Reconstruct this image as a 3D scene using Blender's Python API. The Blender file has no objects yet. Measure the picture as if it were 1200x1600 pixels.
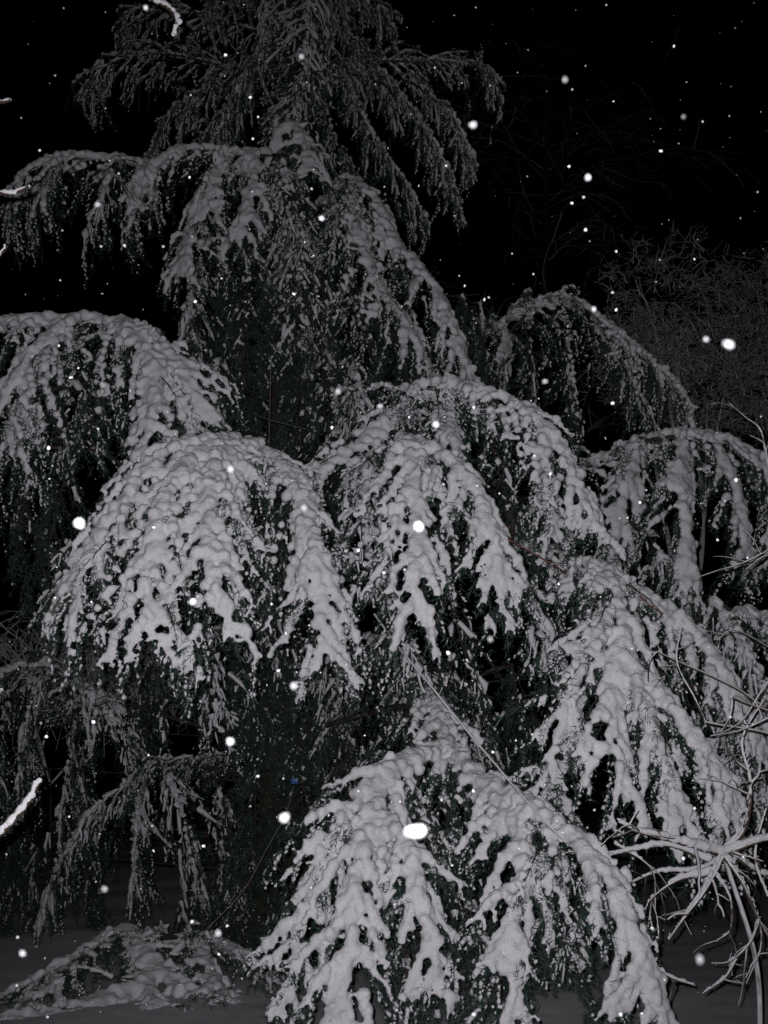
import bpy, math, random
import numpy as np
from mathutils import Vector

# ------------------------------------------------------------------ camera, sky, flash, exposure
SC = bpy.context.scene
COL = SC.collection
PITCH, HALF = math.radians(13.0), math.radians(25.0)
CAMP = np.array([0.0, 0.0, 1.7])
cam_data = bpy.data.cameras.new('camera')
cam_data.sensor_fit = 'VERTICAL'
cam_data.sensor_height = 24.0
cam_data.lens = 12.0 / math.tan(HALF)
cam_data.clip_start = 0.05
cam_data.clip_end = 2000.0
cam_data.dof.use_dof = True
cam_data.dof.focus_distance = 7.5
cam_data.dof.aperture_fstop = 5.0
cam = bpy.data.objects.new('camera', cam_data)
cam.location = CAMP
cam.rotation_euler = (math.radians(90) + PITCH, 0, 0)
COL.objects.link(cam)
SC.camera = cam

world = bpy.data.worlds.new('World')
SC.world = world
world.use_nodes = True
wn = world.node_tree
bg = wn.nodes['Background']
sky = wn.nodes.new('ShaderNodeTexSky')
sky.sky_type = 'NISHITA'
sky.sun_disc = False
sky.sun_elevation = math.radians(-9.0)
sky.sun_rotation = math.radians(160)
wn.links.new(sky.outputs['Color'], bg.inputs['Color'])
bg.inputs['Strength'].default_value = 0.05

# the photographer's flash gun: the only lamp of this night picture
fl = bpy.data.lights.new('camera_flash', 'SPOT')
fl.energy = 1000.0
fl.color = (0.968, 0.952, 1.0)
fl.spot_size = math.radians(84)
fl.spot_blend = 1.0
fl.shadow_soft_size = 0.012
flash = bpy.data.objects.new('camera_flash', fl)
flash.location = (-0.05, -0.02, 1.75)
flash.rotation_euler = (math.radians(90 + 12), 0, 0)
COL.objects.link(flash)

SC.view_settings.view_transform = 'Standard'
SC.view_settings.look = 'None'
SC.view_settings.gamma = 1.0
SC.view_settings.use_curve_mapping = False
SC.view_settings.exposure = 0.0
SC.cycles.diffuse_bounces = 1
SC.cycles.max_bounces = 4

# ------------------------------------------------------------------ helpers
rng = np.random.default_rng(7)
UP = np.array([0.0, 0.0, 1.0])
STRETCH = 1.35          # the cedar's own depth, front boughs to trunk


def at(px, py, Y):
    """a point of the garden seen towards photo pixel (px, py) at ground distance Y"""
    if STRETCH != 1.0 and Y > 6.0:
        Y = 6.0 + (Y - 6.0) * STRETCH
    t = math.tan(HALF)
    a, b = (px - 600) / 800 * t, (800 - py) / 800 * t
    d = np.array([a, math.cos(PITCH) - b * math.sin(PITCH), math.sin(PITCH) + b * math.cos(PITCH)])
    return CAMP + d * (Y / d[1])


TRUNK = at(440, 900, 10.0); TRUNK[2] = 0.0


def norm(v):
    return v / np.maximum(np.linalg.norm(v, axis=-1, keepdims=True), 1e-9)


def mesh(name, V, F, smooth=True):
    V = np.ascontiguousarray(V, dtype=np.float32).reshape(-1, 3)
    F = np.ascontiguousarray(F, dtype=np.int32)
    me = bpy.data.meshes.new(name)
    n, k = F.shape
    me.vertices.add(len(V)); me.vertices.foreach_set('co', V.ravel())
    me.loops.add(n * k); me.loops.foreach_set('vertex_index', F.ravel())
    me.polygons.add(n)
    me.polygons.foreach_set('loop_start', np.arange(0, n * k, k, dtype=np.int32))
    if smooth:
        me.polygons.foreach_set('use_smooth', np.ones(n, dtype=bool))
    me.update(calc_edges=True)
    return me


def obj(name, me, mat, parent=None, origin=None, kind=None):
    o = bpy.data.objects.new(name, me)
    COL.objects.link(o)
    if mat and me:
        me.materials.clear(); me.materials.append(mat)
    if parent is not None:
        o.parent = parent
        o.location = -WORLD[parent.name]
        WORLD[o.name] = np.zeros(3)
    else:
        WORLD[o.name] = np.zeros(3)
    if kind:
        o['kind'] = kind
    return o


WORLD = {}


def empty(name, loc, label, cat, group=None):
    o = bpy.data.objects.new(name, None)
    COL.objects.link(o)
    o.location = loc
    o.empty_display_size = 0.3
    WORLD[o.name] = np.array(loc, dtype=float)
    tag(o, label, cat, group)
    return o


def tag(o, label, cat, group=None):
    o['label'] = label; o['category'] = cat
    if group:
        o['group'] = group


def spline(ctrl, ds=0.03):
    C = np.array(ctrl, dtype=float)
    C = np.vstack([2 * C[0] - C[1], C, 2 * C[-1] - C[-2]])
    out = []
    for i in range(1, len(C) - 2):
        p0, p1, p2, p3 = C[i - 1], C[i], C[i + 1], C[i + 2]
        n = max(2, int(np.linalg.norm(p2 - p1) / ds))
        t = np.linspace(0, 1, n, endpoint=False)[:, None]
        out.append(0.5 * (2 * p1 + (p2 - p0) * t + (2 * p0 - 5 * p1 + 4 * p2 - p3) * t ** 2
                          + (3 * p1 - p0 - 3 * p2 + p3) * t ** 3))
    out.append(C[-2][None])
    return np.vstack(out)


def tubes(paths, radii, sides=4):
    """paths (n,k,3), radii (n,k) -> verts, quads of open tubes"""
    n, k, _ = paths.shape
    T = norm(np.gradient(paths, axis=1))
    ref = np.where(np.abs(T[..., 2:3]) > 0.9, np.array([1.0, 0, 0]), UP)
    A = norm(np.cross(T, ref)); B = np.cross(T, A)
    an = np.arange(sides) * 2 * math.pi / sides
    ring = A[:, :, None] * np.cos(an)[None, None, :, None] + B[:, :, None] * np.sin(an)[None, None, :, None]
    V = paths[:, :, None] + ring * radii[:, :, None, None]
    idx = np.arange(n * k * sides).reshape(n, k, sides)
    a = idx[:, :-1]; b = idx[:, 1:]
    F = np.stack([a, np.roll(a, -1, 2), np.roll(b, -1, 2), b], -1).reshape(-1, 4)
    return V.reshape(-1, 3), F


def tube_one(P, r, sides=8):
    return tubes(np.asarray(P)[None], np.asarray(r)[None], sides)


def join(parts):
    V, F, o = [], [], 0
    for v, f in parts:
        V.append(v); F.append(f + o); o += len(v)
    return np.vstack(V), np.vstack(F)


# icosahedron
_g = (1 + 5 ** .5) / 2
ICO_V = norm(np.array([[-1, _g, 0], [1, _g, 0], [-1, -_g, 0], [1, -_g, 0], [0, -1, _g], [0, 1, _g],
                       [0, -1, -_g], [0, 1, -_g], [_g, 0, -1], [_g, 0, 1], [-_g, 0, -1], [-_g, 0, 1]], dtype=float))
ICO_F = np.array([[0, 11, 5], [0, 5, 1], [0, 1, 7], [0, 7, 10], [0, 10, 11], [1, 5, 9], [5, 11, 4], [11, 10, 2],
                  [10, 7, 6], [7, 1, 8], [3, 9, 4], [3, 4, 2], [3, 2, 6], [3, 6, 8], [3, 8, 9], [4, 9, 5],
                  [2, 4, 11], [6, 2, 10], [8, 6, 7], [9, 8, 1]])
ICO_ROT, OCT_ROT = [], []
OCT_F = np.array([[0, 1, 2], [1, 3, 2], [3, 4, 2], [4, 0, 2], [1, 0, 5], [3, 1, 5], [4, 3, 5], [0, 4, 5]])
for _ in range(12):
    q, _r = np.linalg.qr(rng.normal(size=(3, 3)))
    if np.linalg.det(q) < 0:
        q[:, 0] *= -1
    ICO_ROT.append(ICO_V @ q); OCT_ROT.append(np.vstack([q, -q]))
ICO_ROT = np.array(ICO_ROT); OCT_ROT = np.array(OCT_ROT)


def balls(Cn, R, squash=0.12):
    n = len(Cn)
    base = ICO_ROT[rng.integers(0, 12, n)] * (1 + rng.uniform(-squash, squash, (n, 12, 1)))
    V = base * np.asarray(R).reshape(n, 1, -1) + Cn[:, None]
    F = ICO_F[None] + (np.arange(n) * 12)[:, None, None]
    return V.reshape(-1, 3), F.reshape(-1, 3)


def lump_mesh(name, Cn, R, voxel, smooth_it=2, crumb=0.0):
    """snow: overlapping lumps fused into one skin"""
    V, F = balls(Cn, R * 1.12)
    t = bpy.data.objects.new('tmp', mesh('tmp', V, F))
    COL.objects.link(t)
    m = t.modifiers.new('r', 'REMESH'); m.mode = 'VOXEL'; m.voxel_size = voxel; m.use_smooth_shade = True
    s = t.modifiers.new('s', 'SMOOTH'); s.factor = 0.5; s.iterations = smooth_it
    dg = bpy.context.evaluated_depsgraph_get()
    me = bpy.data.meshes.new_from_object(t.evaluated_get(dg))
    me.name = name
    if crumb:
        co = np.empty(len(me.vertices) * 3, dtype=np.float32); no = np.empty_like(co)
        me.vertices.foreach_get('co', co); me.vertex_normals.foreach_get('vector', no)
        co = co.reshape(-1, 3); no = no.reshape(-1, 3)
        h = clump(co.astype(float), 9.0) * crumb * .9 + clump(co[:, [2, 0, 1]].astype(float), 21.0) * crumb * .6 + rng.normal(size=len(co)) * crumb * .55
        co = co + no * h[:, None]
        me.vertices.foreach_set('co', co.astype(np.float32).ravel()); me.update()
    old = t.data
    bpy.data.objects.remove(t); bpy.data.meshes.remove(old)
    return me


_k = rng.normal(size=(7, 3)) * 5.5
_ph = rng.uniform(0, 6.28, 7)


def clump(P, f=1.0):
    return np.sin((P * f) @ _k.T + _ph).sum(-1) / 2.6      # about -1.5..1.5


# ------------------------------------------------------------------ materials
def new_mat(name):
    m = bpy.data.materials.new(name); m.use_nodes = True
    nt = m.node_tree
    return m, nt, nt.nodes['Principled BSDF']


def noise_col(nt, b, c1, c2, scale, detail=4, lo=0.35, hi=0.65):
    tc = nt.nodes.new('ShaderNodeTexCoord')
    n = nt.nodes.new('ShaderNodeTexNoise'); n.inputs['Scale'].default_value = scale; n.inputs['Detail'].default_value = detail
    r = nt.nodes.new('ShaderNodeValToRGB')
    r.color_ramp.elements[0].position = lo; r.color_ramp.elements[0].color = (*c1, 1)
    r.color_ramp.elements[1].position = hi; r.color_ramp.elements[1].color = (*c2, 1)
    nt.links.new(tc.outputs['Object'], n.inputs['Vector'])
    nt.links.new(n.outputs['Fac'], r.inputs['Fac'])
    nt.links.new(r.outputs['Color'], b.inputs['Base Color'])
    return tc, n, r


def bump(nt, b, tc, scales, dist):
    prev = None
    for sc_, st in scales:
        n = nt.nodes.new('ShaderNodeTexNoise'); n.inputs['Scale'].default_value = sc_; n.inputs['Detail'].default_value = 5
        bp = nt.nodes.new('ShaderNodeBump'); bp.inputs['Strength'].default_value = st; bp.inputs['Distance'].default_value = dist
        nt.links.new(tc.outputs['Object'], n.inputs['Vector']); nt.links.new(n.outputs['Fac'], bp.inputs['Height'])
        if prev:
            nt.links.new(prev.outputs['Normal'], bp.inputs['Normal'])
        prev = bp
    nt.links.new(prev.outputs['Normal'], b.inputs['Normal'])


M_SNOW, nt, b = new_mat('snow')
tc, n, r = noise_col(nt, b, (0.72, 0.715, 0.74), (0.85, 0.84, 0.86), 7)
b.inputs['Roughness'].default_value = 0.9
b.inputs['Specular IOR Level'].default_value = 0.15
bump(nt, b, tc, [(22, 0.34), (70, 0.40), (230, 0.45)], 0.02)

M_GROUND, nt, b = new_mat('ground_snow')
tc, n, r = noise_col(nt, b, (0.72, 0.72, 0.76), (0.82, 0.82, 0.85), 3)
b.inputs['Roughness'].default_value = 0.9
bump(nt, b, tc, [(3, 0.4), (60, 0.3)], 0.03)

M_NEEDLE, nt, b = new_mat('cedar_needles')
tc, n, r = noise_col(nt, b, (0.022, 0.042, 0.034), (0.046, 0.076, 0.060), 6, 3)
b.inputs['Roughness'].default_value = 0.55
b.inputs['Specular IOR Level'].default_value = 0.3
nz = nt.nodes.new('ShaderNodeTexNoise'); nz.inputs['Scale'].default_value = 30.0; nz.inputs['Detail'].default_value = 3
nt.links.new(tc.outputs['Object'], nz.inputs['Vector'])
fr_ = nt.nodes.new('ShaderNodeValToRGB'); fr_.color_ramp.elements[0].position = 0.63; fr_.color_ramp.elements[1].position = 0.75
nt.links.new(nz.outputs['Fac'], fr_.inputs['Fac'])
mxn = nt.nodes.new('ShaderNodeMix'); mxn.data_type = 'RGBA'
nt.links.new(fr_.outputs['Color'], mxn.inputs['Factor']); nt.links.new(r.outputs['Color'], mxn.inputs['A'])
mxn.inputs['B'].default_value = (0.30, 0.31, 0.32, 1)
nt.links.new(mxn.outputs['Result'], b.inputs['Base Color'])

M_DEAD, nt, b = new_mat('dead_needles')
noise_col(nt, b, (0.07, 0.038, 0.018), (0.12, 0.07, 0.03), 8, 3)
b.inputs['Roughness'].default_value = 0.8

M_BARK, nt, b = new_mat('bark')
tc, n, r = noise_col(nt, b, (0.024, 0.017, 0.013), (0.065, 0.046, 0.034), 18, 6)
b.inputs['Roughness'].default_value = 0.9
bump(nt, b, tc, [(30, 0.9)], 0.03)

M_REDBARK, nt, b = new_mat('red_brown_bark')
tc, n, r = noise_col(nt, b, (0.10, 0.028, 0.02), (0.17, 0.06, 0.045), 30, 4)
b.inputs['Roughness'].default_value = 0.7

M_TWIGBARK, nt, b = new_mat('brown_twig_bark')
tc, n, r = noise_col(nt, b, (0.025, 0.014, 0.008), (0.06, 0.035, 0.02), 60, 4)
b.inputs['Roughness'].default_value = 0.8

M_CABLE, nt, b = new_mat('dark_cable')
noise_col(nt, b, (0.012, 0.014, 0.022), (0.022, 0.024, 0.035), 30, 2)
b.inputs['Roughness'].default_value = 0.5

M_GREYSTEM, nt, b = new_mat('grey_stem')
tc, n, r = noise_col(nt, b, (0.13, 0.12, 0.10), (0.24, 0.22, 0.19), 25, 5)
b.inputs['Roughness'].default_value = 0.85
bump(nt, b, tc, [(60, 0.6)], 0.01)

# twigs that carry snow on their upper side
def snowy_twig(name, lo, hi):
    m_, nt, b = new_mat(name)
    tc, n, r = noise_col(nt, b, (0.06, 0.045, 0.035), (0.12, 0.09, 0.07), 14, 4)
    ge = nt.nodes.new('ShaderNodeNewGeometry'); sp = nt.nodes.new('ShaderNodeSeparateXYZ')
    nt.links.new(ge.outputs['Normal'], sp.inputs['Vector'])
    n2 = nt.nodes.new('ShaderNodeTexNoise'); n2.inputs['Scale'].default_value = 7.0
    nt.links.new(tc.outputs['Object'], n2.inputs['Vector'])
    ad = nt.nodes.new('ShaderNodeMath'); ad.operation = 'ADD'
    nt.links.new(sp.outputs['Z'], ad.inputs[0]); nt.links.new(n2.outputs['Fac'], ad.inputs[1])
    rp = nt.nodes.new('ShaderNodeValToRGB'); rp.color_ramp.elements[0].position = lo; rp.color_ramp.elements[1].position = hi
    nt.links.new(ad.outputs[0], rp.inputs['Fac'])
    mx = nt.nodes.new('ShaderNodeMix'); mx.data_type = 'RGBA'
    nt.links.new(rp.outputs['Color'], mx.inputs['Factor']); nt.links.new(r.outputs['Color'], mx.inputs['A'])
    mx.inputs['B'].default_value = (0.8, 0.79, 0.81, 1)
    nt.links.new(mx.outputs['Result'], b.inputs['Base Color'])
    b.inputs['Roughness'].default_value = 0.9
    b.inputs['Specular IOR Level'].default_value = 0.1
    return m_


M_SNOWTWIG = snowy_twig('snowy_twig', 0.40, 0.62)
M_FROSTED = snowy_twig('frosted_twig', 0.02, 0.30)

def flake_mat(name, lo, hi):
    """airy crystal clumps: light passes between the arms, some flakes are looser than others"""
    m_, nt, b = new_mat(name)
    noise_col(nt, b, (0.82, 0.82, 0.84), (0.9, 0.9, 0.92), 400, 2)
    b.inputs['Roughness'].default_value = 0.7
    oi = nt.nodes.new('ShaderNodeObjectInfo'); mr = nt.nodes.new('ShaderNodeMapRange')
    mr.inputs['To Min'].default_value = lo; mr.inputs['To Max'].default_value = hi
    nt.links.new(oi.outputs['Random'], mr.inputs['Value']); nt.links.new(mr.outputs['Result'], b.inputs['Alpha'])
    return m_


M_FLAKE = flake_mat('snowflake', 0.25, 1.0)
M_BIGFLAKE = flake_mat('loose_snowflake', 0.03, 0.12)

M_BLUE, nt, b = new_mat('blue_plastic')
noise_col(nt, b, (0.02, 0.07, 0.20), (0.03, 0.10, 0.28), 60, 2)
b.inputs['Roughness'].default_value = 0.45

# ------------------------------------------------------------------ ground
def ground_z(x, y):
    P = np.stack([x, y, x * 0.3 - y * 0.2], -1)
    return 0.03 * clump(P, 0.17) + 0.012 * clump(P, 0.6) + 0.005 * clump(P, 1.6)


gx = np.concatenate([[-900, -300, -100, -40], np.linspace(-16, 16, 130), [40, 100, 300, 900]])
gy = np.concatenate([[-900, -200, -40, -10], np.linspace(-3, 26, 130), [45, 100, 300, 900]])
X, Yg = np.meshgrid(gx, gy)
Z = ground_z(X, Yg) * (np.abs(X) < 17) * (Yg < 27) * (Yg > -4)
idx = np.arange(X.size).reshape(X.shape)
F = np.stack([idx[:-1, :-1], idx[:-1, 1:], idx[1:, 1:], idx[1:, :-1]], -1).reshape(-1, 4)
g = obj('ground', mesh('ground', np.stack([X, Yg, Z], -1), F), M_GROUND, kind='structure')

# ------------------------------------------------------------------ cedar growth
class Bough:
    def __init__(self):
        self.wood, self.ball_c, self.ball_r, self.fl, self.need, self.pts, self.ropes = [], [], [], [], [], [], []

    def flecks(self, C, T, r, stretch):
        n = len(C)
        b_ = OCT_ROT[rng.integers(0, 12, n)] * (1 + rng.uniform(-.35, .35, (n, 6, 1)))
        al = (b_ * T[:, None]).sum(-1, keepdims=True)
        b_ = b_ + T[:, None] * al * (stretch[:, None, None] - 1)
        self.fl.append((b_ * r[:, None, None] + C[:, None]).reshape(-1, 3))

    def snow(self, C, R):
        self.ball_c.append(C.reshape(-1, 3)); self.ball_r.append(np.asarray(R).ravel())


def grow(start, d0, length, K, droop, push, wob):
    n = len(start)
    P = np.zeros((n, K + 1, 3)); P[:, 0] = start
    d = norm(d0); ds = (length / K)[:, None]
    for i in range(K):
        d = norm(d + ds * (droop[:, None] * -UP + push) + rng.normal(size=(n, 3)) * wob)
        P[:, i + 1] = P[:, i] + d * ds
    return P


def tufts(P, T, per, L, w, spread=0.9):
    """needles round each point P, leaning along T"""
    n = len(P)
    if n == 0:
        return np.zeros((0, 3)), np.zeros((0, 3), int)
    P = np.repeat(P, per, 0); T = np.repeat(T, per, 0)
    d = norm(T * 0.7 + rng.normal(size=P.shape) * spread)
    s = norm(np.cross(d, rng.normal(size=P.shape)))
    ln = L * rng.uniform(0.6, 1.25, (len(P), 1))
    base = P + rng.normal(size=P.shape) * 0.006
    V = np.stack([base - s * w, base + s * w, base + d * ln], 1)
    return V.reshape(-1, 3), np.arange(len(P) * 3).reshape(-1, 3)


def spray(B, ctrl, W, snow=1.0, lat=0.155, ang=33, hang=1.0, thick=1.0, droop=1.15, tufts_per=3, px=True, origin=None, dens=0.86):
    C = np.array([at(*c) for c in ctrl]) if px else np.array(ctrl, dtype=float)
    if px:
        W = W * float(C[:, 1].mean() / np.mean([c[2] for c in ctrl]))
    P = spline(C, 0.03)
    P = P + (np.stack([np.interp(np.arange(len(P)), np.arange(0, len(P) + 8, 8), rng.normal(size=len(np.arange(0, len(P) + 8, 8)))) for _ in range(3)], 1)) * 0.008
    n = len(P)
    T = norm(np.gradient(P, axis=0))
    seg = np.linalg.norm(np.diff(P, axis=0), axis=1); s = np.concatenate([[0], np.cumsum(seg)]); Ltot = s[-1]; t = s / Ltot
    org = TRUNK if origin is None else origin
    out = P.mean(0) - org; out[2] = 0; out = norm(out)
    N0 = out * 0.75 + UP * 0.65
    N = norm(N0[None] - (T @ N0)[:, None] * T)
    S = np.cross(T, N)
    sub_ = np.unique(np.r_[np.arange(0, n, 3), n - 1])
    v, f = tube_one(P[sub_], np.interp(t[sub_], [0, 1], [0.022, 0.005]) * (1.0 if snow > .6 else .5), 5)
    B.wood.append((v, f))
    if B.pts:
        Q = np.vstack(B.pts); q = Q[np.argmin(np.linalg.norm(Q - P[0], axis=1))]
        if np.linalg.norm(q - P[0]) > 0.001:
            mid = (q + P[0]) / 2 + UP * 0.06 * np.linalg.norm(q - P[0])
            PP_ = spline([q, mid, P[0]], 0.08)
            B.wood.append(tube_one(PP_, np.full(len(PP_), 0.02), 5))
    B.pts.append(P)
    # laterals
    nl = max(4, int(Ltot / lat))
    tl = (np.arange(nl) + rng.uniform(-0.35, 0.35, nl)) / nl
    tl = np.clip(np.concatenate([tl, tl + 0.5 / nl]), 0.0, 0.985)
    sg = np.concatenate([np.ones(nl), -np.ones(nl)])
    i0 = np.clip(np.searchsorted(t, tl), 0, n - 1)
    prof = np.interp(tl, [0, .12, .38, .7, 1], [.6, .85, 1.0, .85, .42]) * rng.uniform(0.55, 1.35, len(tl))
    a = np.radians(ang + rng.normal(size=len(tl)) * 8)[:, None]
    d0 = np.cos(a) * T[i0] + np.sin(a) * S[i0] * sg[:, None]
    ll = W * prof / math.sin(math.radians(ang)) * 1.0
    side = S[i0] * sg[:, None]
    LP = grow(P[i0], d0, ll, 11, np.full(len(tl), droop), -N[i0] * 0.6 + side * 0.1, 0.065)
    LT = norm(np.gradient(LP, axis=1))
    # sub-laterals
    ns = 9
    ts = rng.uniform(0.08, 0.97, (len(tl), ns)); ts.sort(axis=1)
    fi = ts * 11; k0 = np.clip(fi.astype(int), 0, 10); fr = (fi - k0)[..., None]
    ii = np.arange(len(tl))[:, None]
    st = LP[ii, k0] * (1 - fr) + LP[ii, k0 + 1] * fr
    tt = LT[ii, k0]
    Nl = np.repeat(N[i0][:, None], ns, 1)
    ss = norm(np.cross(tt, Nl)) * np.where(np.arange(ns) % 2 == 0, 1, -1)[None, :, None]
    d1 = tt * 0.85 + ss * rng.uniform(0.35, 0.8, ss.shape[:2])[..., None]
    sl = (0.075 + 0.12 * (1 - ts) * np.clip(ll / 0.4, 0.5, 1.3)[:, None]) * rng.uniform(0.6, 1.35, ts.shape)
    SP = grow(st.reshape(-1, 3), d1.reshape(-1, 3), sl.ravel(), 4, np.full(st.shape[0] * ns, droop * 7.0), -Nl.reshape(-1, 3) * 0.5, 0.10)
    sside = np.repeat(side[:, None], ns, 1).reshape(-1, 3)
    # pendulous twigs below
    nh = int(len(tl) * 3.2 * hang)
    hi = rng.integers(0, len(tl), nh); hk = rng.integers(0, 12, nh)
    hs = LP[hi, hk] - N[i0][hi] * rng.uniform(0.0, 0.09, (nh, 1))
    HP = grow(hs, -UP[None] * 0.45 + LT[hi, hk] * 0.9 - N[i0][hi] * 0.3 + side[hi] * rng.uniform(-.2, .6, (nh, 1)), rng.uniform(0.12, 0.34, nh) * (0.6 + 0.4 * W / 0.3), 6,
              np.full(nh, 1.8), np.zeros((nh, 3)), 0.12)
    B.wood.append(tubes(LP[:, ::3], np.repeat(np.linspace(0.007, 0.003, 4)[None], len(LP), 0), 3))
    # --- snow: fused pads on the laden sprays, thin lumpy ropes on the lightly covered ones
    full = snow >= 0.88
    def lay(PP, TT, Nn, sd, R, thr, hole=9.0, rope=True):
        drop = np.clip(-TT[..., 2:3], 0, 1)
        O = UP * 0.8 + Nn * 0.5 + sd * 0.6 * drop
        O = norm(O - (O * TT).sum(-1, keepdims=True) * TT)
        cl = clump(PP, 1.5)
        if full:
            C_ = PP + O * (R * 0.55)[..., None] + rng.normal(size=PP.shape) * (R * 0.22)[..., None]
            keep = (R > B.voxel * 0.72) & ((clump(PP[..., [1, 2, 0]], 2.6) + rng.normal(size=R.shape) * 0.15) < hole)
            B.snow(C_[keep], R[keep])
            return
        amt = np.clip(0.17 + 0.9 * snow, 0, 1)
        on = (cl * 0.35 + rng.normal(size=R.shape) * 0.55) < (amt - 0.5) * 2.2
        r_ = np.where(on, R * (0.44 + 0.36 * snow) * rng.uniform(0.25, 1.65, R.shape), 0.0015)
        Q = PP + O * (r_ * 0.9)[..., None]
        if Q.ndim == 2:
            Q, r_ = Q[None], r_[None]
        v_, f_ = tubes(Q, r_, 4)
        lies = (r_ > 0.002)
        seg = (lies[:, :-1] & lies[:, 1:]).reshape(-1)
        f_ = f_.reshape(-1, 4, 4)[seg].reshape(-1, 4)
        if len(f_):
            used, inv = np.unique(f_, return_inverse=True)
            B.ropes.append((v_[used], inv.reshape(-1, 4)))
        one = lies.copy(); one[:, 1:] &= ~lies[:, :-1]; one[:, :-1] &= ~lies[:, 1:]
        tq = np.broadcast_to(TT if TT.ndim == 3 else TT[None], Q.shape)
        if snow < .35:
            one &= rng.random(one.shape) < .2
        else:
            one &= rng.random(one.shape) < .5
        B.flecks(Q[one], tq[one], r_[one], rng.uniform(1.1, 1.9, int(one.sum())))
    thr = 9.0 if snow >= 0.99 else -0.9 + 2.4 * snow
    rs = thick
    j = lambda sh: rng.uniform(0.68, 1.32, sh)
    for _ in range(2):
        off = S * rng.uniform(-0.03, 0.03, (n, 1))
        lay(P + off, T, N, S * 0, np.interp(t, [0, .1, .8, 1], [.034, .040, .028, .014]) * j(n) * rs, thr + 0.5)
    lr = np.interp(np.linspace(0, 1, 12), [0, .5, 1], [.032, .0265, .012])[None] * np.clip(ll / 0.35, .65, 1.15)[:, None] * j(LP.shape[:2]) * rs
    lay(LP[:, :-1], LT[:, :-1], np.repeat(N[i0][:, None], 11, 1), np.repeat(side[:, None], 11, 1), lr[:, :-1], thr + 0.15, 0.95)
    ST = norm(np.gradient(SP, axis=1))
    sr = np.interp(np.linspace(0, 1, 5), [0, 1], [.0168, .0100])[None] * j(SP.shape[:2]) * rs
    m = rng.random(len(SP)) < (0.85 if full else 0.7)
    lay(SP[m, 1:], ST[m, 1:], np.repeat(Nl.reshape(-1, 3)[m][:, None], 4, 1), np.repeat(sside[m][:, None], 4, 1), sr[m, 1:], thr, 0.7)
    # strings of snow on the pendulous twigs, flecks on needle tips
    HT = norm(np.gradient(HP, axis=1))
    hon = (rng.normal(size=HP.shape[:2]) * .3 + rng.normal(size=(nh, 1)) * 1.1) < (snow - .95) * 1.6
    hr = np.where(hon, rng.uniform(.005, .016, hon.shape), 0.0)
    h2 = .5 * (HP[:, 1:] + HP[:, :-1]); hm = hon[:, 1:] & hon[:, :-1]
    hp = np.concatenate([HP[hon], h2[hm]]); ht = np.concatenate([HT[hon], HT[:, 1:][hm]])
    hp = hp + norm(UP * .3 + N.mean(0)) * .012 + rng.normal(size=hp.shape) * .008
    B.flecks(hp, ht, rng.uniform(.004, .0145, len(hp)), rng.uniform(.9, 2.0, len(hp)))
    fm = rng.random(HP.shape[:2]) < (0.04 + 0.08 * snow)
    fm &= (clump(HP, 2.2) + rng.normal(size=fm.shape) * 0.4) > 0.75 - 1.3 * min(1.0, snow * 1.3)
    fp = HP[fm] + norm(UP * 0.4 + N.mean(0) * 0.9) * 0.010
    B.flecks(fp, HT[fm], rng.uniform(0.003, 0.009, len(fp)), rng.uniform(1.4, 3.0, len(fp)))
    # --- needles
    for PP, per, st_ in ((LP, tufts_per, 1), (SP, tufts_per, 1), (HP, tufts_per + 1, 1)):
        TT = norm(np.gradient(PP, axis=1))
        Q = 0.5 * (PP[:, 1:] + PP[:, :-1]) ; TQ = TT[:, 1:]
        both = np.concatenate([PP[:, 1:].reshape(-1, 3), Q.reshape(-1, 3)]) if PP is not SP else PP[:, 1:].reshape(-1, 3)
        tb = np.concatenate([TT[:, 1:].reshape(-1, 3), TQ.reshape(-1, 3)]) if PP is not SP else TT[:, 1:].reshape(-1, 3)
        if dens < 1:
            mm = rng.random(len(both)) < dens
            both, tb = both[mm], tb[mm]
        B.need.append(tufts(both - N.mean(0) * 0.008, tb, per, 0.044, 0.0033))


def finish_bough(B, parent, voxel, name='bough'):
    v, f = join(B.wood)
    o = obj(name, mesh(name, v, f), M_BARK, parent)
    if B.ball_c:
        C_ = np.vstack(B.ball_c); R_ = np.concatenate(B.ball_r)
        if len(C_):
            me = lump_mesh('snow_cover', C_, R_[:, None], voxel, 3, 0.0022)
            child(o, 'snow_cover', me, M_SNOW, 'stuff')
    if B.fl:
        v = np.vstack(B.fl); f = (OCT_F[None] + (np.arange(len(v) // 6) * 6)[:, None, None]).reshape(-1, 3)
        child(o, 'snow_flecks', mesh('snow_flecks', v, f), M_SNOW, 'stuff')
    if B.ropes:
        v, f = join(B.ropes)
        child(o, 'thin_snow', mesh('thin_snow', v, f), M_SNOW, 'stuff')
    v, f = join(B.need)
    child(o, 'needle_foliage', mesh('needle_foliage', v, f, False), M_NEEDLE, 'stuff')
    return o


def child(parent, name, me, mat, kind):
    o = bpy.data.objects.new(name, me); COL.objects.link(o)
    me.materials.clear(); me.materials.append(mat)
    o.parent = parent
    if kind:
        o['kind'] = kind
    return o


cedar = empty('cedar_tree', tuple(TRUNK), 'large weeping cedar with drooping snow-laden boughs filling the picture', 'tree')
tz = np.linspace(-0.1, 11.5, 60)
tp = np.stack([TRUNK[0] + 0.05 * np.sin(tz * 0.7), TRUNK[1] + 0.04 * np.cos(tz * 0.9), tz], 1)
v, f = tube_one(tp, np.interp(tz, [-.1, .3, 1.5, 11.5], [.36, .26, .21, .03]) * (1 + 0.06 * np.sin(tz * 9)), 14)
obj('trunk', mesh('trunk', v, f), M_BARK, cedar)


LIMB_R = (0.034, 0.018)


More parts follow.
